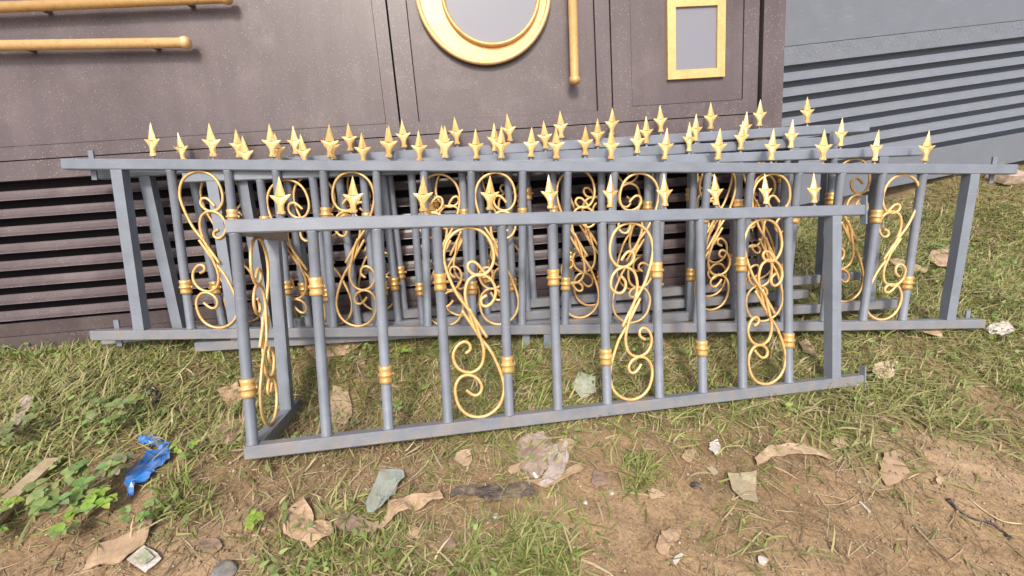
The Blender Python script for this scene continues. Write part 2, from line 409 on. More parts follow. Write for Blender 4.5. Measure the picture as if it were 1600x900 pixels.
A_M = frame_matrix(-1.898, 1.566, .0876, .05717, .3964, -.0107)
ra = railing('longest grey railing, fifteen gold spears, directly behind the short L-shaped one', A_M, .75, (-.002, 4.284), (.003, 4.263), (.215, 4.08),
             [.43, .667, .872, 1.073, 1.305, 1.51, 1.72, 1.952, 2.157, 2.367, 2.597, 2.803, 3.008, 3.236, 3.44, 3.641, 3.843], [.55, 1.19, 1.836, 2.482, 3.122, 3.742], False, .363, .2485, 15, .925, 1)
for u in (.075, 4.205):
    for z in (0, .75): boxo('mounting_plate', (u, u + .022, RW, RW + .008, z - .062, z + .062), GREY, ra, .001)
boxo('leg', (1.955, 1.99, .03, .045, -.13, -.021), GREY, ra, .002)
boxo('leg', (2.055, 2.10, .004, .02, -.15, -.021), GREY, ra, .002)
B_M = frame_matrix(-1.423, 1.587, .0134, .08775, .3957, .0204)
rb = railing('grey railing with twelve gold spears directly behind the longest one', B_M, .765, (.029, 3.488), (-.039, 3.433), (.146, 3.283),
             [.34, .572, .79, 1.005, 1.235, 1.445, 1.655, 1.885, 2.11, 2.335, 2.565, 2.80, 3.04], [.456, 1.12, 1.77, 2.45, 3.155], True, .294, .252, 12, .934, 2)
D_M = frame_matrix(-1.356, 1.643, .009, .0965, .3698, .0347)
rd_ = railing('grey railing with ten gold spears, between the twelve-spear and the thirteen-spear railings', D_M, .763, (.025, 2.931), (-.033, 2.925), (.198, 2.80),
              [.385, .615, .81, 1.015, 1.245, 1.45, 1.655, 1.885, 2.08, 2.285, 2.515], [.5, 1.13, 1.77, 2.40], False, .362, .243, 10, .925, 3)
C_M = frame_matrix(-1.833, 1.658, .002, .0892, .3739, .0472)
rc = railing('rearmost grey railing with thirteen gold spears, nearest the brown gate', C_M, .76, (.041, 3.696), (-.12, 3.714), (.233, 3.512),
             [.43, .66, .86, 1.08, 1.31, 1.51, 1.73, 1.96, 2.16, 2.38, 2.61, 2.81, 3.03, 3.26], [.545, 1.195, 1.845, 2.495, 3.145], False, .403, .248, 13, .922, 4)
S_M = frame_matrix(-.8687, .9509, .0956, .2332, .4976, -.0557)
sb = [.008, .244, .452, .660, .892, 1.083, 1.284, 1.510, 1.704, 1.892, 2.120]
rs = railing('short L-shaped grey railing standing foremost on the grass, ten gold spears', S_M, .75, (-.012, 2.49), (-.012, 2.49), (2.346,),
             sb, [.776, 1.397, 2.006], False, .149, .2335, 10, .912, 5)
for z in (0, .75):
    boxo('end_plate', (2.49, 2.497, -.004, .022, z - .062, z + .062), GREY, rs, .001)
for nm, z in (('return_top_rail', .75), ('return_bottom_rail', 0)):
    boxo(nm, (-.012, .033, RW, .53, z - RW / 2, z + RW / 2), GREY if z == 0 else GROUND_REFL, rs)
boxo('return_post', (-.012 + .0005, .0325, .385, .385 + PW, RW / 2 - .001, .75 - RW / 2 + .001), GREY, rs)
from_bm('return_scroll', scroll_bm(.215, .375, .195, .70, .010, True, axis='y', jit=.05, seed=77), GOLD_ROD, rs, smooth=True)

# ------------------------------------------------------------------ brown gate
def louvre_slats(bm, ul, ur, vtop, pitch, face, n):
    """flared slats: each face leans outwards towards its lower lip, an open slot above it"""
    for k in range(n):
        zt = vtop - (pitch - face) - k * pitch; zb = zt - face
        out = [(.030, zt + .003), (.026, zt - face * .25), (.016, zt - face * .62), (.0, zb + .003), (-.001, zb)]
        sec = out + [(d + .0025, q + .0015) for d, q in out[::-1]]
        a_ = [bm.verts.new((ul, d, q)) for d, q in sec]; c_ = [bm.verts.new((ur, d, q)) for d, q in sec]
        for i in range(len(sec)): bm.faces.new((a_[i], a_[(i + 1) % len(sec)], c_[(i + 1) % len(sec)], c_[i]))
        bm.faces.new(a_[::-1]); bm.faces.new(c_)
G_M = frame_matrix(.312, 1.9452, 0, .09445, .38111, .05086)
gate = empty('gate', G_M); tag(gate, 'tall brown speckled metal gate with louvred foot and gold ornaments, leaning behind the railings', 'gate', 'gates leaning behind the railings')
U0, U1, TOPV = -3.2, 1.148, 2.25
FD = .040
def prism_u(bm, u0, u1, sec):
    a_ = [bm.verts.new((u0, d, q)) for d, q in sec]; c_ = [bm.verts.new((u1, d, q)) for d, q in sec]
    for i in range(len(sec)): bm.faces.new((a_[i], a_[(i + 1) % len(sec)], c_[(i + 1) % len(sec)], c_[i]))
    bm.faces.new(a_[::-1]); bm.faces.new(c_)
bm = bmesh.new()
box(bm, U0, U0 + .09, 0, FD, .03, TOPV); box(bm, 1.036, U1, 0, FD, .03, TOPV)
prism_u(bm, U0 + .09, 1.036, [(.006, .119), (.020, .02), (FD, .02), (FD, .119)])  # both foot faces slope inward, a shape chosen to make them darker
prism_u(bm, U0 + .09, 1.036, [(.003, .186), (.020, .121), (FD, .121), (FD, .186)])
box(bm, U0 + .09, 1.018, .0, FD, .846, .930)
box(bm, U0 + .09, 1.018, .0, FD, 2.16, TOPV)
from_bm('frame', bm, BROWN, gate, bevel=.003)
def leaf(nm, u0, u1, pu0, pu1, pv0, pv1, rec=.008):
    bm = bmesh.new(); z0, z1 = .935, 2.157
    box(bm, u0, pu0, .0, FD - .005, z0, z1); box(bm, pu1, u1, .0, FD - .005, z0, z1)
    box(bm, pu0, pu1, .0, FD - .005, z0, pv0); box(bm, pu0, pu1, .0, FD - .005, pv1, z1)
    box(bm, pu0 + .003, pu1 - .003, rec, FD - .01, pv0 + .003, pv1 - .003)
    return from_bm(nm, bm, BROWN, gate, bevel=.0025)
leaf('leaf_panel', U0 + .092, -.782, U0 + .25, -.843, .993, 2.05, .006)
leaf('leaf_panel', -.773, .260, -.690, .190, .993, 2.05, .014)
leaf('leaf_panel', .267, 1.012, .362, .935, 1.003, 2.05, .005)
boxo('seam_strip', (-3.05, 1.034, .030, .036, .86, 2.2), SEAM_SLOT_SHADE, gate, 0)
ul, ur = U0 + .092, 1.034
bm = bmesh.new(); louvre_slats(bm, ul, ur, .840, .0799, .040, 8); from_bm('louvre', bm, BROWN, gate)
boxo('louvre_backing', (ul, ur, .050, .054, .13, .90), SEAM_SLOT_SHADE, gate, 0)  # added black sheet: paints the shade inside the open louvre slots
def hbar(u0, v0, u1, v1):
    bm = bmesh.new(); d = Vector((u1 - u0, 0, v1 - v0)); L = d.length; c = -.050; r = .0205
    lathe(bm, 0, 0, [(r, 0), (r, L - .03), (r * 1.12, L - .028), (r * 1.3, L - .018), (r * 1.3, L - .008), (r * .95, L + .004), (r * .35, L + .008)], 24, 'x')
    rot = Matrix.Rotation(-math.atan2(v1 - v0, u1 - u0), 4, 'Y'); bmesh.ops.transform(bm, matrix=Matrix.Translation((u0, c, v0)) @ rot, verts=bm.verts)
    o = from_bm('handle_bar', bm, GOLD_BAR, gate, smooth=True)
    for s in (.12, .5, .88):
        bm = bmesh.new(); p = Vector((u0, 0, v0)) + Vector((u1 - u0, 0, v1 - v0)) * s; box(bm, p.x - .010, p.x + .010, c + .012, .001, p.z - .010, p.z + .010)
        from_bm('bracket', bm, BROWN, o)
hbar(-3.0, 1.540, -1.435, 1.542); hbar(-3.0, 1.413, -1.64, 1.371)
hbar(.084, 2.0, .067, 1.115)
def disc(bm, cx, cz, r, d0, d1, n=96):
    poly_prism(bm, [(cx + r * math.cos(2 * math.pi * k / n), cz + r * math.sin(2 * math.pi * k / n)) for k in range(n)], d0, d1)
def ringtube(bm, cx, cz, r, d, rad, n=96, fl=.6):
    m = 10; rings = []
    for k in range(n):
        a = 2 * math.pi * k / n; rings.append([bm.verts.new((cx + (r + rad * math.cos(2 * math.pi * j / m)) * math.cos(a), d + rad * fl * math.sin(2 * math.pi * j / m), cz + (r + rad * math.cos(2 * math.pi * j / m)) * math.sin(a))) for j in range(m)])
    for k in range(n):
        a, c = rings[k], rings[(k + 1) % n]
        for j in range(m): bm.faces.new((a[j], a[(j + 1) % m], c[(j + 1) % m], c[j]))
def poly_prism(bm, pts, d0, d1):
    a = [bm.verts.new((x, d0, z)) for x, z in pts]; c = [bm.verts.new((x, d1, z)) for x, z in pts]; n = len(pts)
    bm.faces.new(a); bm.faces.new(c[::-1])
    for k in range(n): bm.faces.new((a[k], c[k], c[(k + 1) % n], a[(k + 1) % n]))
bm = bmesh.new(); disc(bm, -.3305, 1.539, .305, -.008, .008)
med = from_bm('medallion', bm, GOLD_BAR, gate)
bm = bmesh.new(); ringtube(bm, -.3305, 1.539, .303, -.012, .0115, fl=1.0); from_bm('outer_ring', bm, GOLD_BAR, med, smooth=True)
bm = bmesh.new(); ringtube(bm, -.2985, 1.532, .221, -.018, .0095, fl=1.4); from_bm('inner_ring', bm, GOLD_BAR, med, smooth=True)
bm = bmesh.new(); disc(bm, -.2985, 1.532, .216, -.015, -.007); from_bm('disc', bm, INSERT, med)
a0, a1, b0, b1 = .541, .832, 1.115, 1.480
bm = bmesh.new(); wd = .041
box(bm, a0, a0 + wd, -.014, .006, b0, b1); box(bm, a1 - wd, a1, -.014, .006, b0, b1)
box(bm, a0 + wd, a1 - wd, -.0145, .006, b0, b0 + wd); box(bm, a0 + wd, a1 - wd, -.0145, .006, b1 - wd, b1)
wf = from_bm('window_frame', bm, GOLD_BAR, gate, bevel=.003)
boxo('insert', (a0 + wd, a1 - wd, -.003, .006, b0 + wd, b1 - wd), INSERT, wf, 0)

# ------------------------------------------------------------------ grey gate behind at the right
H_M = frame_matrix(4.28, 3.77, .33, R(15), R(20), R(4.5))
gg = empty('gate', H_M); tag(gg, 'plain pale grey louvred metal gate leaning beyond the right edge of the brown one', 'gate', 'gates leaning behind the railings')
gu0, gu1 = -3.3, 1.8
bm = bmesh.new(); box(bm, gu0, gu1, 0, .045, -.02, .205); from_bm('bottom_panel', bm, GREY_GATE, gg, bevel=.003)
DIAM = m_grey('grey_chequer_plate', GG, .04)
t = DIAM.node_tree; b = t.nodes['Principled BSDF']; v = objvec(t)
mp = N(t, 'ShaderNodeMapping'); mp.inputs['Rotation'].default_value = (0, R(45), 0); t.links.new(v, mp.inputs[0])
br = N(t, 'ShaderNodeTexChecker'); br.inputs['Scale'].default_value = 34; t.links.new(mp.outputs[0], br.inputs[0])
bump(t, b, br.outputs['Fac'], .35, .003)
bm = bmesh.new(); box(bm, gu0, gu1, 0, .045, .945, 1.062); from_bm('chequer_strip', bm, DIAM, gg, bevel=.002)
bm = bmesh.new(); box(bm, gu0, gu1, .002, .045, 1.066, 1.142); box(bm, gu0, gu1, .012, .04, 1.142, 2.2); from_bm('panel', bm, GREY_GATE, gg, bevel=.002)
bm = bmesh.new(); box(bm, gu0, gu0 + .08, -.002, .047, .205, .945); box(bm, gu1 - .08, gu1, -.002, .047, .205, .945); from_bm('stile', bm, GREY_GATE, gg)
bm = bmesh.new(); louvre_slats(bm, gu0 + .08, gu1 - .08, .942, .0985, .056, 7); box(bm, gu0 + .08, gu1 - .08, .004, .045, .205, .21)
from_bm('louvre', bm, GREY_GATE, gg)
boxo('louvre_backing', (gu0 + .08, gu1 - .08, .085, .089, .18, .96), GREY_GATE, gg, 0)

# ------------------------------------------------------------------ grass (stuff), straw (stuff), pebbles (stuff)
def gate_y(x): return 1.945 + .0947 * (x - .31)
def sample(n, x0, x1, y0, y1):
    x = rng.uniform(x0, x1, n); y = rng.uniform(y0, y1, n)
    k = ~((y > gate_y(x) + .02) & (x < 1.45))
    vis = (np.abs(x) < 1.38 * (y * .86 + .75) + .25)
    vis &= ~((y > 3.15 + .268 * (x - 2)) & (x < 5.0) & (x > 1.0))
    return x[k & vis], y[k & vis]
def blades(name, x, y, L, W, up, cols, m, seed, base_lift=0):
    r = np.random.default_rng(seed); n = len(x); z = hgt(x, y) + base_lift - .004
    th = r.uniform(0, 2 * np.pi, n); dx, dy = np.cos(th), np.sin(th)
    px, py = -dy, dx; curl = r.uniform(.1, 1., n); twist = r.uniform(-.6, .6, n)
    T = np.array([0, .38, .72, 1.0]); wd = np.array([.8, 1., .72, .10])
    V = np.zeros((n, 8, 3))
    for i, (t_, w_) in enumerate(zip(T, wd)):
        hor = L * (t_ * (1 - up) + curl * .5 * t_ ** 2 * up); ver = L * (t_ * up - curl * up * .55 * t_ ** 2)
        side = twist * L * t_ ** 2 * .4
        cx = x + dx * hor + px * side; cy = y + dy * hor + py * side; cz = z + np.maximum(ver, .002 + .006 * t_)
        ww = W * w_ * .5
        V[:, 2 * i] = np.stack([cx - px * ww, cy - py * ww, cz], -1); V[:, 2 * i + 1] = np.stack([cx + px * ww, cy + py * ww, cz + ww * .5], -1)
    base = (np.arange(n) * 8)[:, None, None]; q = np.array([[0, 1, 3, 2], [2, 3, 5, 4], [4, 5, 7, 6]])
    F = (base + q).reshape(-1, 4)
    me = bpy.data.meshes.new(name); npmesh(me, V.reshape(-1, 3), F); me.materials.append(m)
    ca = me.color_attributes.new('tint', 'FLOAT_COLOR', 'POINT')
    cc = np.repeat(np.concatenate([cols, np.ones((n, 1))], 1)[:, None, :], 8, 1); ca.data.foreach_set('color', cc.astype(np.float32).ravel())
    return link(name, me, None, True)
def palette(n, cols, var, seed):
    r = np.random.default_rng(seed); c = np.array(cols)[r.integers(0, len(cols), n)]
    return np.clip(c * r.uniform(1 - var, 1 + var, (n, 1)) * r.uniform(.94, 1.06, (n, 3)), .005, 1)
GREENS = [(.19, .245, .06), (.24, .29, .075), (.29, .31, .10), (.14, .19, .045), (.32, .32, .12), (.26, .29, .09), (.41, .35, .18), (.50, .41, .25)]
x, y = sample(230000, -3.3, 3.8, .5, 3.2); x2, y2 = sample(120000, 1.4, 7.5, 2.2, 6.5)
x = np.concatenate([x, x2]); y = np.concatenate([y, y2])
d = turf(x, y); keep = rng.random(len(x)) < d * .92 + .006
x, y = x[keep], y[keep]; n = len(x)
L = rng.gamma(4.5, .018, n) + .028; L *= .75 + .35 * sums(x, y, 9, 3); L = np.clip(L, .015, .17)
Wd = rng.uniform(.0028, .0072, n); up = rng.uniform(.10, .68, n)
cols = palette(n, GREENS, .28, 5); dry = np.clip(.5 + .6 * sums(x, y, 31, 2.5), 0, 1)[:, None]
cols = cols * (1 - .28 * dry) + np.array([.30, .24, .125]) * .28 * dry
tag(blades('grass', x, y, L, Wd, up, cols, BLADE, 8), kind='stuff')
# lush tufts
tx, ty = [], []
for px, py, r_, k in [(995, 745, .035, 90), (1005, 730, .03, 60), (830, 870, .06, 160), (860, 890, .05, 120), (600, 880, .07, 110), (540, 850, .06, 90), (500, 890, .06, 90), (750, 885, .05, 100), (270, 760, .03, 60), (285, 790, .04, 90),
                      (60, 575, .1, 160), (220, 560, .1, 160), (360, 565, .1, 140), (1300, 640, .1, 120), (1440, 620, .1, 120), (1180, 640, .07, 90), (1590, 610, .07, 90), (1500, 460, .15, 160)]:
    p = at(px, py); tx += list(rng.normal(p.x, r_, k)); ty += list(rng.normal(p.y, r_, k))
for P_, Q_, k in (((400, 715), (1350, 600), 420), ((150, 545), (1540, 520), 500), ((0, 560), (150, 548), 160)):
    for _ in range(k):
        f_ = rng.random(); p = at(P_[0] + (Q_[0] - P_[0]) * f_, P_[1] + (Q_[1] - P_[1]) * f_)
        if rng.random() < .25 + .75 * (math.sin(f_ * 37) > -.2): tx.append(p.x); ty.append(p.y + rng.normal(0, .012))
tx = np.array(tx); ty = np.array(ty); n = len(tx)
tag(blades('grass', tx, ty, rng.uniform(.05, .125, n), rng.uniform(.003, .0055, n), rng.uniform(.3, .9, n), palette(n, GREENS[:5], .25, 15), BLADE, 18), kind='stuff')
# small round-leaved ground plants mixed into the turf
x, y = sample(5200, -2.6, 3.6, .55, 2.8); k = rng.random(len(x)) < .25 * turf(x, y) + .6 * blob(x, y, -1.5, 1.0, .5) * turf(x, y) + .35 * blob(x, y, 2.6, 2.3, .8); x, y = x[k], y[k]; n = len(x)
x = np.repeat(x, 3) + rng.normal(0, .010, n * 3); y = np.repeat(y, 3) + rng.normal(0, .010, n * 3); n *= 3
tag(blades('ground_cover', x, y, rng.uniform(.014, .030, n), rng.uniform(.009, .016, n), rng.uniform(.02, .2, n), palette(n, [(.19, .27, .08), (.24, .31, .10), (.16, .23, .07)], .2, 61), LEAF, 62, .035), kind='stuff')
# straw
x, y = sample(95000, -2.6, 3.2, .5, 2.2)
st = .27 + .4 * blob(x, y, -1.05, .85, .4) + .75 * blob(x, y, -.55, 1.0, .55) + .35 * blob(x, y, .2, 1.08, .5) + .35 * turf(x, y)
st *= np.clip(.55 + .7 * sums(x, y, 41, 4), .05, 1)
k = rng.random(len(x)) < st * .62; x, y = x[k], y[k]; n = len(x)
STRAW = [(.30, .22, .125), (.36, .28, .165), (.24, .165, .09), (.19, .13, .07), (.42, .34, .22)]
tag(blades('straw', x, y, rng.uniform(.02, .13, n), rng.uniform(.0015, .0035, n), rng.uniform(.02, .22, n), palette(n, STRAW, .25, 6), BLADE, 28, .003), kind='stuff')
# pebbles, chips and crumbs of earth
x, y = sample(26000, -1.6, 2.6, .5, 1.7); k = rng.random(len(x)) < (1.05 - turf(x, y)); x, y = x[k], y[k]; n = len(x)
s = np.minimum(rng.gamma(1.5, .0011, n) + .0009, .0075); z = hgt(x, y)
ico = np.array([(1, 0, 0), (0, 1, 0), (-1, 0, 0), (0, -1, 0), (0, 0, 1), (0, 0, -1)], float); fc = np.array([(0, 1, 4), (1, 2, 4), (2, 3, 4), (3, 0, 4), (1, 0, 5), (2, 1, 5), (3, 2, 5), (0, 3, 5)])
V = ico[None] * s[:, None, None] * rng.uniform(.6, 1.4, (n, 6, 1)); V[:, :, 2] *= .6
ang = rng.uniform(0, 6.28, n)[:, None]; vx = V[:, :, 0] * np.cos(ang) - V[:, :, 1] * np.sin(ang); vy = V[:, :, 0] * np.sin(ang) + V[:, :, 1] * np.cos(ang)
V[:, :, 0] = vx + x[:, None]; V[:, :, 1] = vy + y[:, None]; V[:, :, 2] += (z + s * .35)[:, None]
me = bpy.data.meshes.new('gravel'); npmesh(me, V.reshape(-1, 3), ((np.arange(n) * 6)[:, None, None] + fc).reshape(-1, 3)); me.materials.append(PEB)
ca = me.color_attributes.new('tint', 'FLOAT_COLOR', 'POINT'); pc = palette(n, [(.27, .19, .12), (.23, .16, .10), (.31, .23, .155), (.20, .14, .085), (.34, .26, .17), (.25, .18, .11), (.42, .34, .25)], .2, 3)
ca.data.foreach_set('color', np.repeat(np.concatenate([pc, np.ones((n, 1))], 1)[:, None, :], 6, 1).astype(np.float32).ravel())
tag(link('gravel', me), kind='stuff')

# ------------------------------------------------------------------ weeds
def leaf_mesh(bmv, bmf, bmc, base, dirv, L_, W_, c, droop=.3):
    d_ = Vector(dirv).normalized(); s_ = d_.cross(Vector((0, 0, 1))).normalized(); n_ = s_.cross(d_).normalized()
    prof = [(0, .05), (.10, .36), (.25, .52), (.45, .56), (.65, .50), (.82, .33), (.94, .14), (1, .01)]; i0 = len(bmv)
    for t_, w_ in prof:
        c0 = base + d_ * (t_ * L_) - Vector((0, 0, droop * L_ * t_ * t_))
        for s in (-1, 0, 1): bmv.append(c0 + s_ * (s * w_ * W_) + n_ * (abs(s) * w_ * W_ * .28)); bmc.append(c)
    for i in range(len(prof) - 1):
        for j in (0, 1): a = i0 + i * 3 + j; bmf.append((a, a + 1, a + 4, a + 3))
def weed(px, py, n_, spread, h_, ls, label, palette_, seed):
    rd = random.Random(seed); o0 = at(px, py); V, Fc, Cc = [], [], []
    bm = bmesh.new()
    for k in range(n_):
        a = rd.uniform(0, 6.28); r_ = spread * math.sqrt(rd.random()); hh = .022 + h_ * rd.uniform(.45, 1.1)
        tip = Vector((math.cos(a) * r_, math.sin(a) * r_, hh)); tube(bm, catmull([Vector((tip.x * .2, tip.y * .2, -.01)), Vector((tip.x * .7, tip.y * .7, hh * .6)), tip], 3), .0011, 5)
        m_ = rd.choice((4, 5, 6)); a0 = rd.uniform(0, 6.28)
        for j in range(m_):
            b_ = a0 + j * 2 * math.pi / m_ + rd.uniform(-.3, .3); l_ = ls * .78 * rd.uniform(.5, 1.2); c = [q * rd.uniform(.85, 1.15) for q in rd.choice(palette_)] + [1]
            leaf_mesh(V, Fc, Cc, tip, (math.cos(b_), math.sin(b_), rd.uniform(-.1, .55)), l_, l_ * rd.uniform(.6, .8), c, rd.uniform(.1, .5))
    me = bpy.data.meshes.new('weed'); me.from_pydata([tuple(q) for q in V], [], Fc); me.materials.append(LEAF)
    ca = me.color_attributes.new('tint', 'FLOAT_COLOR', 'POINT'); ca.data.foreach_set('color', np.array(Cc, np.float32).ravel())
    e = empty('weed_plant', Matrix.Translation(o0)); tag(e, label, 'weed', 'broad leaved weeds in the grass')
    lo = link('foliage', me, e, True)
    me2 = from_bm('stem', bm, STEM, e)
STEM, _, _ = mat('weed_stem', (.16, .17, .06), .6)
WG = [(.17, .25, .07), (.21, .29, .095), (.14, .21, .06), (.25, .32, .12)]; WB = [(.22, .32, .05), (.27, .36, .07)]; WO = [(.20, .22, .10), (.24, .25, .12), (.17, .19, .08)]
weed(185, 665, 11, .085, .075, .038, 'leafy green weed just above the blue plastic strip', WG + WO, 1)
weed(130, 775, 17, .11, .085, .042, 'largest leafy weed, round leaves, left of and below the blue plastic', WG, 2)
weed(195, 750, 8, .05, .07, .036, 'olive weed touching the left side of the lower blue plastic', WO, 3)
weed(120, 830, 8, .06, .05, .032, 'small pale weed above the brown cardboard flap', WG + WB, 4)
weed(180, 795, 6, .04, .05, .030, 'bright green seedling between blue plastic and cardboard flap', WB, 5)
weed(25, 815, 8, .07, .06, .034, 'weed beside the plank at the bottom left edge', WG + WB, 6)
weed(20, 700, 7, .08, .06, .040, 'grey green weed at the left edge above the plank', WO, 7)
weed(230, 815, 5, .035, .04, .026, 'small weed at the tip of the brown cardboard flap', WG, 8)
weed(405, 825, 4, .03, .03, .024, 'tiny bright weed left of the crushed carton on bare soil', WB, 9)
weed(300, 715, 5, .04, .04, .026, 'small bright weed right of the blue plastic', WB + WG, 10)
weed(632, 565, 4, .03, .05, .026, 'pale weed seen between the bars behind the short railing', WG + WB, 11)
weed(1480, 400, 7, .10, .06, .035, 'low weed in the grass right of the tall railings', WG, 12)
weed(1410, 350, 7, .12, .06, .035, 'low weed behind the right end of the longest railing', WG, 13)

# ------------------------------------------------------------------ litter
def sheet(name, pts, m, label, cat, amp=.012, thick=.0012, lift=.012, freq=22, cuts=5, seed=0, curl=0, group=None):
    """a crumpled flat scrap: outline points lie on the ground"""
    P = [at(px, py) for px, py in pts]; c = sum(P, Vector()) / len(P)
    bm = bmesh.new(); vs = [bm.verts.new(((p - c).x, (p - c).y, 0)) for p in P]; fc_ = bm.faces.new(vs)
    bmesh.ops.triangulate(bm, faces=[fc_], ngon_method='EAR_CLIP')
    bmesh.ops.subdivide_edges(bm, edges=bm.edges[:], cuts=cuts, use_grid_fill=True)
    rmax = max((p - c).length for p in P)
    for q in bm.verts:
        w_ = q.co + c; k = Vector((w_.x, w_.y, seed * 1.7)) * freq
        f1 = noise.noise(k); f2 = abs(noise.noise(k * .55 + Vector((3, 3, 3)))) * 1.6; f3 = noise.noise(k * 2.3) * .4
        z = float(hgt(w_.x, w_.y)) - c.z + lift + amp * (f1 * .7 + f2 + f3) + curl * ((Vector((q.co.x, q.co.y)).length / rmax) ** 2)
        q.co.z = max(z, float(hgt(w_.x, w_.y)) - c.z + .002)
        q.co.x += (amp * .35 + .004) * noise.noise(k * 1.3 + Vector((7, 0, 0))) + .0035 * noise.noise(w_ * 110); q.co.y += (amp * .35 + .004) * noise.noise(k * 1.3 + Vector((0, 7, 0))) + .0035 * noise.noise(w_ * 110 + Vector((4, 4, 4)))
    bmesh.ops.recalc_face_normals(bm, faces=bm.faces[:])
    bmesh.ops.solidify(bm, geom=bm.faces[:], thickness=thick)
    o = from_bm(name, bm, m, None, smooth=False); o.location = c
    return tag(o, label, cat, group)
sheet('plastic_strip', [(222, 690), (240, 686), (262, 696), (270, 702), (268, 724), (248, 732), (238, 752), (222, 762), (205, 784), (200, 762), (203, 742), (222, 728), (245, 716), (252, 705), (240, 700), (222, 700)], BLUE, 'torn strip of bright blue plastic curled among the weeds', 'plastic scrap', .016, .0008, .016, 40, 4, 1)
sheet('cardboard', [(135, 900), (158, 858), (200, 842), (240, 814), (244, 822), (232, 850), (205, 872), (190, 886), (160, 888)], CARD, 'flat brown cardboard flap with pointed tip at the bottom left', 'cardboard', .005, .003, .022, 9, 4, 2)
sheet('packet', [(200, 876), (226, 854), (254, 876), (230, 899)], WHITEP, 'small white and green printed packet beside the brown cardboard flap', 'packet', .003, .004, .012, 10, 3, 3)
sheet('packet_print', [(210, 877), (227, 862), (244, 876), (229, 889)], m_litter('green_print', (.14, .22, .13), (.5, .45, .33), .5, 45), None, None, .001, .001, .019, 10, 3, 3)
pk = [o for o in col.objects if o.name.startswith('packet')]
pr = [o for o in pk if o.name.startswith('packet_print')][0]; pa = [o for o in pk if not o.name.startswith('packet_print')][0]
pr.parent = pa; pr.location = pr.location - pa.location; pr.name = 'print'
sheet('wrapper', [(330, 702), (340, 664), (382, 658), (384, 680), (362, 696)], PINKP, 'pinkish brown wrapper on the soil left of the foremost railing corner', 'wrapper', .008, .001, .014, 20, 4, 4)
sheet('paper_scrap', [(340, 612), (372, 600), (384, 622), (360, 640), (352, 630)], CARD, 'brown paper scrap just left of the short railing\'s lowest gold collar', 'paper', .008, .001, .014, 20, 3, 5)
sheet('cardboard', [(445, 838), (450, 800), (478, 784), (492, 818), (520, 822), (524, 838), (490, 860), (462, 850)], CARD, 'crumpled brown carton at the left end of the litter line', 'cardboard', .022, .002, .016, 24, 4, 6)
sheet('cardboard', [(520, 806), (552, 810), (592, 822), (588, 832), (556, 840), (530, 834)], CARD_D, 'short dirty card piece between crumpled carton and green plastic', 'cardboard', .014, .002, .012, 26, 4, 7)
sheet('cardboard', [(568, 834), (596, 822), (616, 790), (640, 782), (690, 777), (692, 788), (655, 800), (628, 806), (600, 826), (575, 840)], CARD, 'long curled tan cardboard strip under the green plastic piece', 'cardboard', .014, .0022, .018, 18, 4, 8)
sheet('plastic_sheet', [(575, 808), (572, 795), (590, 760), (597, 742), (632, 742), (634, 752), (615, 775), (600, 796), (584, 810)], TEAL, 'grubby grey green plastic piece standing among the cardboard litter', 'plastic sheet', .006, .0015, .030, 12, 4, 9)
sheet('rag', [(700, 778), (712, 766), (750, 764), (800, 758), (835, 762), (838, 776), (800, 782), (770, 786), (735, 780)], RUBBER, 'dark twisted rag lying on the soil below the plastic bag', 'rag', .016, .003, .012, 24, 4, 10)
sheet('plastic_bag', [(806, 700), (815, 688), (848, 680), (862, 700), (865, 722), (850, 745), (832, 752), (812, 735)], CLEARP, 'cloudy brown crumpled plastic bag below the foremost railing', 'plastic bag', .018, .0012, .018, 22, 5, 11)
sheet('plastic_bag', [(858, 700), (886, 696), (888, 722), (880, 745), (850, 766), (838, 762), (850, 746), (866, 722)], m_litter('milky_plastic', (.48, .42, .39), (.33, .26, .21), .2, 22, .6, .8), 'milky torn plastic film tucked under the cloudy brown bag', 'plastic film', .014, .0008, .012, 30, 4, 12)
sheet('plastic_strip', [(822, 756), (870, 745), (905, 728), (912, 735), (885, 752), (850, 765)], CARD, 'thin tan strip pointing right from under the plastic bags', 'strip', .006, .001, .014, 20, 3, 13)
sheet('fallen_leaf', [(1135, 742), (1180, 740), (1182, 790), (1160, 786), (1142, 768)], m_litter('olive_leaf', (.42, .37, .24), (.32, .27, .17), .6, 20), 'broad pale olive leaf on the bare soil under the railing\'s right half', 'leaf', .006, .0008, .014, 14, 4, 14)
sheet('fallen_leaf', [(1103, 735), (1112, 731), (1122, 742), (1114, 746)], m_litter('olive_leaf_small', (.42, .37, .24), (.32, .27, .17), .6, 20), 'small olive leaf left of the broad pale olive leaf', 'leaf', .003, .0008, .010, 14, 3, 15)
sheet('fallen_leaf', [(1176, 722), (1200, 700), (1250, 698), (1285, 708), (1300, 722), (1262, 716), (1228, 714), (1204, 718), (1182, 734)], DRYLEAF, 'long curved tan leaf lying at the edge of the grass', 'leaf', .008, .0012, .018, 14, 4, 16)
sheet('fallen_leaf', [(1296, 690), (1310, 684), (1324, 700), (1310, 706)], DRYLEAF, 'small tan leaf right of the long curved one', 'leaf', .005, .001, .012, 20, 3, 17)
sheet('cardboard', [(1372, 740), (1380, 712), (1398, 706), (1402, 722), (1420, 742), (1404, 756), (1382, 762)], m_litter('soil_card', (.40, .28, .19), (.33, .22, .14), .9, 22), 'triangular soil coloured card lying on bare soil at right', 'cardboard', .005, .0025, .012, 16, 4, 18)
sheet('paper_scrap', [(1022, 862), (1034, 832), (1062, 830), (1060, 848), (1046, 858), (1042, 874), (1026, 868)], CARD, 'crumpled torn paper on bare soil near the bottom edge', 'paper', .012, .001, .012, 34, 4, 19)
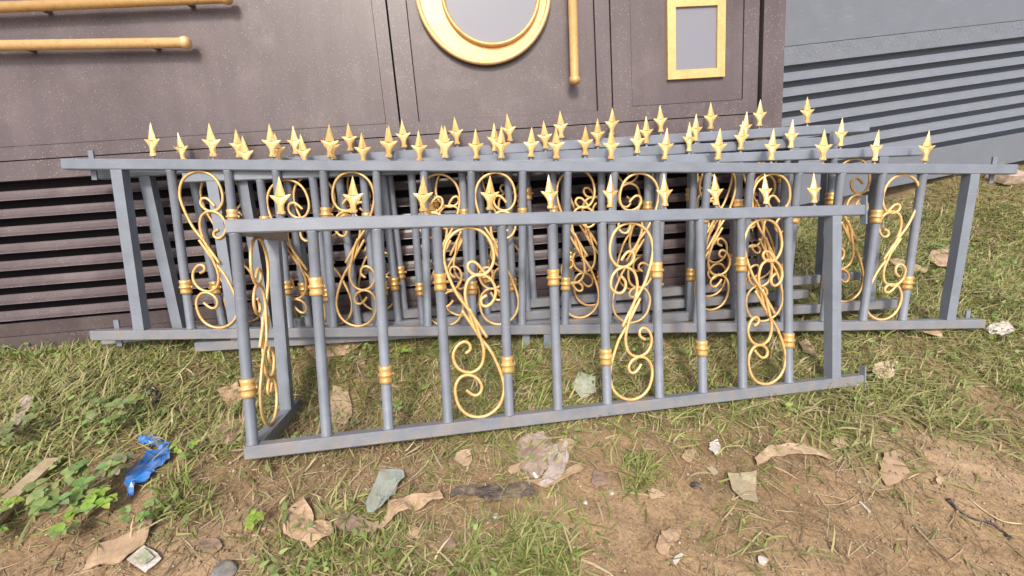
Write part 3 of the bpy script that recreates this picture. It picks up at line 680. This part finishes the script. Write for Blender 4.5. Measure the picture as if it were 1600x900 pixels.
sheet('chip', [(1050, 876), (1062, 864), (1066, 870), (1056, 884)], WHITEP, 'white chip beside the crumpled torn paper', 'scrap', .002, .003, .008, 34, 2, 20)
sheet('paper_scrap', [(1108, 694), (1120, 690), (1126, 706), (1116, 714), (1108, 706)], WHITEP, 'small whitish paper scrap in front of the short railing', 'paper', .006, .001, .010, 34, 3, 21)
sheet('paper_scrap', [(1062, 718), (1072, 706), (1086, 704), (1084, 718), (1078, 726)], CARD, 'small tan scrap left of the whitish paper scrap', 'paper', .006, .001, .010, 34, 3, 22)
sheet('fallen_leaf', [(1422, 524), (1440, 520), (1448, 512), (1468, 514), (1468, 534), (1448, 530)], DRYLEAF, 'pale dry leaf resting against the longest railing\'s bottom rail at right', 'leaf', .005, .001, .030, 16, 3, 23)
sheet('fallen_leaf', [(1445, 410), (1452, 398), (1484, 396), (1486, 425), (1460, 424)], DRYLEAF, 'large tan leaf in the grass behind the right end post', 'leaf', .01, .001, .035, 10, 3, 24)
sheet('fallen_leaf', [(1384, 412), (1400, 410), (1446, 428), (1444, 434), (1400, 424)], DRYLEAF, 'narrow tan leaf left of the large tan leaf behind the railing', 'leaf', .008, .001, .030, 10, 3, 25)
sheet('paper_scrap', [(1358, 590), (1362, 576), (1395, 568), (1400, 580), (1392, 594), (1368, 600)], m_litter('yellowed_paper', (.60, .50, .36), (.45, .35, .24), .8, 20), 'yellowed paper beside the short railing\'s right foot', 'paper', .010, .001, .024, 22, 4, 26)
sheet('fallen_leaf', [(1245, 542), (1256, 536), (1270, 554), (1268, 562), (1252, 556)], DRYLEAF, 'tan leaf seen between the last bar and post of the short railing', 'leaf', .005, .001, .03, 18, 3, 27)
sheet('wrapper', [(1536, 520), (1545, 512), (1572, 510), (1580, 520), (1570, 530), (1545, 530)], WHITEP, 'bright white crumpled wrapper in the grass off the right end of the longest railing', 'wrapper', .014, .001, .024, 30, 4, 28)
sheet('plastic_sheet', [(892, 606), (905, 588), (930, 596), (930, 620), (908, 632)], m_litter('pale_green_plastic', (.34, .46, .38), (.40, .38, .28), .35, 14, .3, .6), 'pale green plastic scrap behind the bars of the short railing', 'plastic scrap', .006, .0012, .026, 16, 4, 29)
sheet('cardboard', [(475, 545), (520, 538), (560, 530), (562, 546), (540, 560), (492, 566)], CARD, 'brown card lying under the bottom rails, left of centre', 'cardboard', .008, .002, .02, 10, 3, 30)
sheet('paper_scrap', [(512, 640), (522, 606), (545, 610), (552, 650), (540, 668), (520, 662)], m_litter('dusty_paper', (.46, .36, .25), (.34, .25, .16), .9, 18), 'dusty brown paper seen between the first bars of the short railing', 'paper', .006, .001, .012, 20, 4, 31)
sheet('plastic_scrap', [(222, 612), (240, 606), (252, 622), (246, 636), (232, 632)], BLACKP, 'black plastic scrap in the grass at left', 'plastic scrap', .014, .001, .02, 40, 3, 32)
sheet('wrapper', [(24, 668), (30, 644), (48, 628), (62, 630), (52, 652), (36, 680)], m_litter('faded_wrapper', (.55, .50, .46), (.42, .25, .19), .4, 16, .3, .6), 'faded shiny wrapper in the grass at the far left', 'wrapper', .006, .001, .035, 12, 4, 33)
for k_, (px, py, s_, m_, lb) in enumerate([(645, 836, 14, CARD, 'small tan card piece under the right end of the long curled strip'), (700, 852, 18, CARD_D, 'brown leaf in the grass at bottom centre left'), (728, 718, 20, DRYLEAF, 'dusty leaf just under the railing left of the cloudy bag'),
    (938, 752, 22, CARD_D, 'soil brown leaf left of the narrow green tuft'), (1022, 776, 14, DRYLEAF, 'small pale leaf right below the narrow green tuft'), (885, 694, 18, DRYLEAF, 'tan leaf touching the top right of the milky film'),
    (330, 855, 22, CARD_D, 'dull brown leaf right of the small packet'), (1190, 878, 12, WHITEP, 'whitish torn scrap near the bottom edge right of the crumpled paper'), (1466, 752, 10, DRYLEAF, 'small tan leaf right of the triangular soil coloured card'),
    (805, 735, 12, CARD, 'tan scrap touching the lower left of the cloudy bag'), (560, 565, 20, CARD_D, 'brown leaf behind the second bar of the short railing'), (1085, 760, 8, BLACKP, 'tiny dark scrap left of the broad pale olive leaf')]):
    rk = random.Random(k_ * 7 + 1); a0_ = rk.uniform(0, 6.28)
    sheet('scrap' if 'scrap' in lb or 'card' in lb else 'fallen_leaf', [(px + s_ * rk.uniform(.5, 1.1) * math.cos(a0_ + j * 1.047), py + .7 * s_ * rk.uniform(.5, 1.1) * math.sin(a0_ + j * 1.047)) for j in range(6)], m_, lb, 'scrap' if 'scrap' in lb or 'card' in lb else 'leaf', .007, .001, .010, 24, 3, 50 + k_)
def stick(name, pts, r, m, label, cat, lift=.01, flat=1):
    P = [at(px, py, lift) for px, py in pts]; c = P[0].copy(); bm = bmesh.new()
    tube(bm, catmull([p - c for p in P], 5), r, 8); o = from_bm(name, bm, m, None, smooth=True); o.location = c
    return tag(o, label, cat)
def plank(p0, p1, w_, h_, label, lift=.012):
    a, c = at(*p0, lift), at(*p1, lift); d = c - a; L_ = d.length; bm = bmesh.new()
    box(bm, 0, L_, -w_ / 2, w_ / 2, 0, h_); bmesh.ops.subdivide_edges(bm, edges=[e for e in bm.edges if e.calc_length() > L_ * .9], cuts=8)
    for q in bm.verts: q.co += Vector((0, noise.noise(q.co * 30), noise.noise(q.co * 24 + Vector((5, 5, 5))))) * .003 + (Vector((noise.noise(q.co * 60) * .012, 0, 0)) if q.co.x < .01 or q.co.x > L_ - .01 else Vector())
    o = from_bm('plank', bm, WOOD, None, bevel=.001); o.matrix_world = Matrix.Translation(a) @ d.to_track_quat('X', 'Z').to_matrix().to_4x4(); tag(o, label, 'wood', 'planks in the grass')
plank((24, 792), (92, 728), .045, .012, 'weathered plank slanting through the weeds left of the blue plastic', .03)
plank((-10, 835), (22, 800), .05, .012, 'weathered plank end at the bottom left edge of the photo', .03)
stick('cable', [(1480, 782), (1498, 800), (1520, 812), (1548, 820), (1562, 830), (1578, 844)], lambda s: .003 + .006 * (abs(s - .5) * 2) ** 3, BLACKP, 'black frayed cable end lying on bare soil at right', 'cable', .006)
stick('twig', [(1512, 780), (1540, 802), (1566, 816), (1594, 820)], .0022, m_litter('straw_yellow', (.62, .50, .30), (.48, .36, .2), .7, 30), 'pale yellow stalk beside the black cable at right', 'twig', .006)
stick('cigarette_end', [(1342, 785), (1350, 793), (1358, 802)], .0042, WHITEP, 'white cigarette end on bare soil right of centre', 'cigarette end', .005)
stick('twig', [(1284, 790), (1310, 789), (1325, 784), (1336, 776)], .0018, WOOD, 'thin forked twig left of the cigarette end', 'twig', .005)
stick('twig', [(700, 690), (690, 720), (660, 745), (620, 770), (590, 785)], .0012, WOOD, 'thin curved stalk below the railing pointing to the green plastic', 'twig', .02)
def shell(px, py, s, m, label, cat, seed):
    p = at(px, py, s * .3); bm = bmesh.new(); bmesh.ops.create_icosphere(bm, subdivisions=3, radius=s)
    for q in bm.verts:
        q.co *= 1 + .35 * noise.noise(q.co / s * 1.1 + Vector((seed, 0, 0))); q.co.z *= .5
    o = from_bm('stone', bm, m, None, smooth=False); o.location = p; o.rotation_euler[2] = seed; tag(o, label, cat)
shell(775, 808, .010, WHITEP, 'round white bottle cap like pebble right of the carton litter', 'stone', 1)
shell(915, 786, .007, WHITEP, 'white triangular stone chip above the bottom centre tuft', 'stone', 2)
shell(955, 770, .009, WHITEP, 'white elongated stone chip below the narrow green tuft', 'stone', 3)
shell(1190, 875, .012, BRICK, 'pale stone near the bottom edge right of the crumpled paper', 'stone', 4)
shell(800, 735, .014, BRICK, 'pale stone touching the left side of the cloudy bag', 'stone', 5)
# bricks far right
def brick(px, py, L_, W_, H_, rz, label):
    p = at(px, py); bm = bmesh.new(); box(bm, -L_ / 2, L_ / 2, -W_ / 2, W_ / 2, 0, H_); bmesh.ops.subdivide_edges(bm, edges=bm.edges[:], cuts=4, use_grid_fill=True)
    for q in bm.verts: q.co += noise.noise_vector(q.co * 20) * .006
    o = from_bm('brick', bm, BRICK, None); o.location = p; o.rotation_euler = (.08, .05, rz); tag(o, label, 'brick', 'bricks by the grey gate')
brick(1572, 282, .30, .14, .07, .3, 'pale brick in the grass under the far right end of the top rail')
brick(1322, 318, .16, .10, .07, .2, 'pale broken brick seen through the railing behind its right half')
shell(350, 897, .03, m_litter('grey_stone', (.22, .22, .21), (.12, .12, .12), .9, 30), 'dark grey stone at the bottom edge left of centre', 'stone', 6)
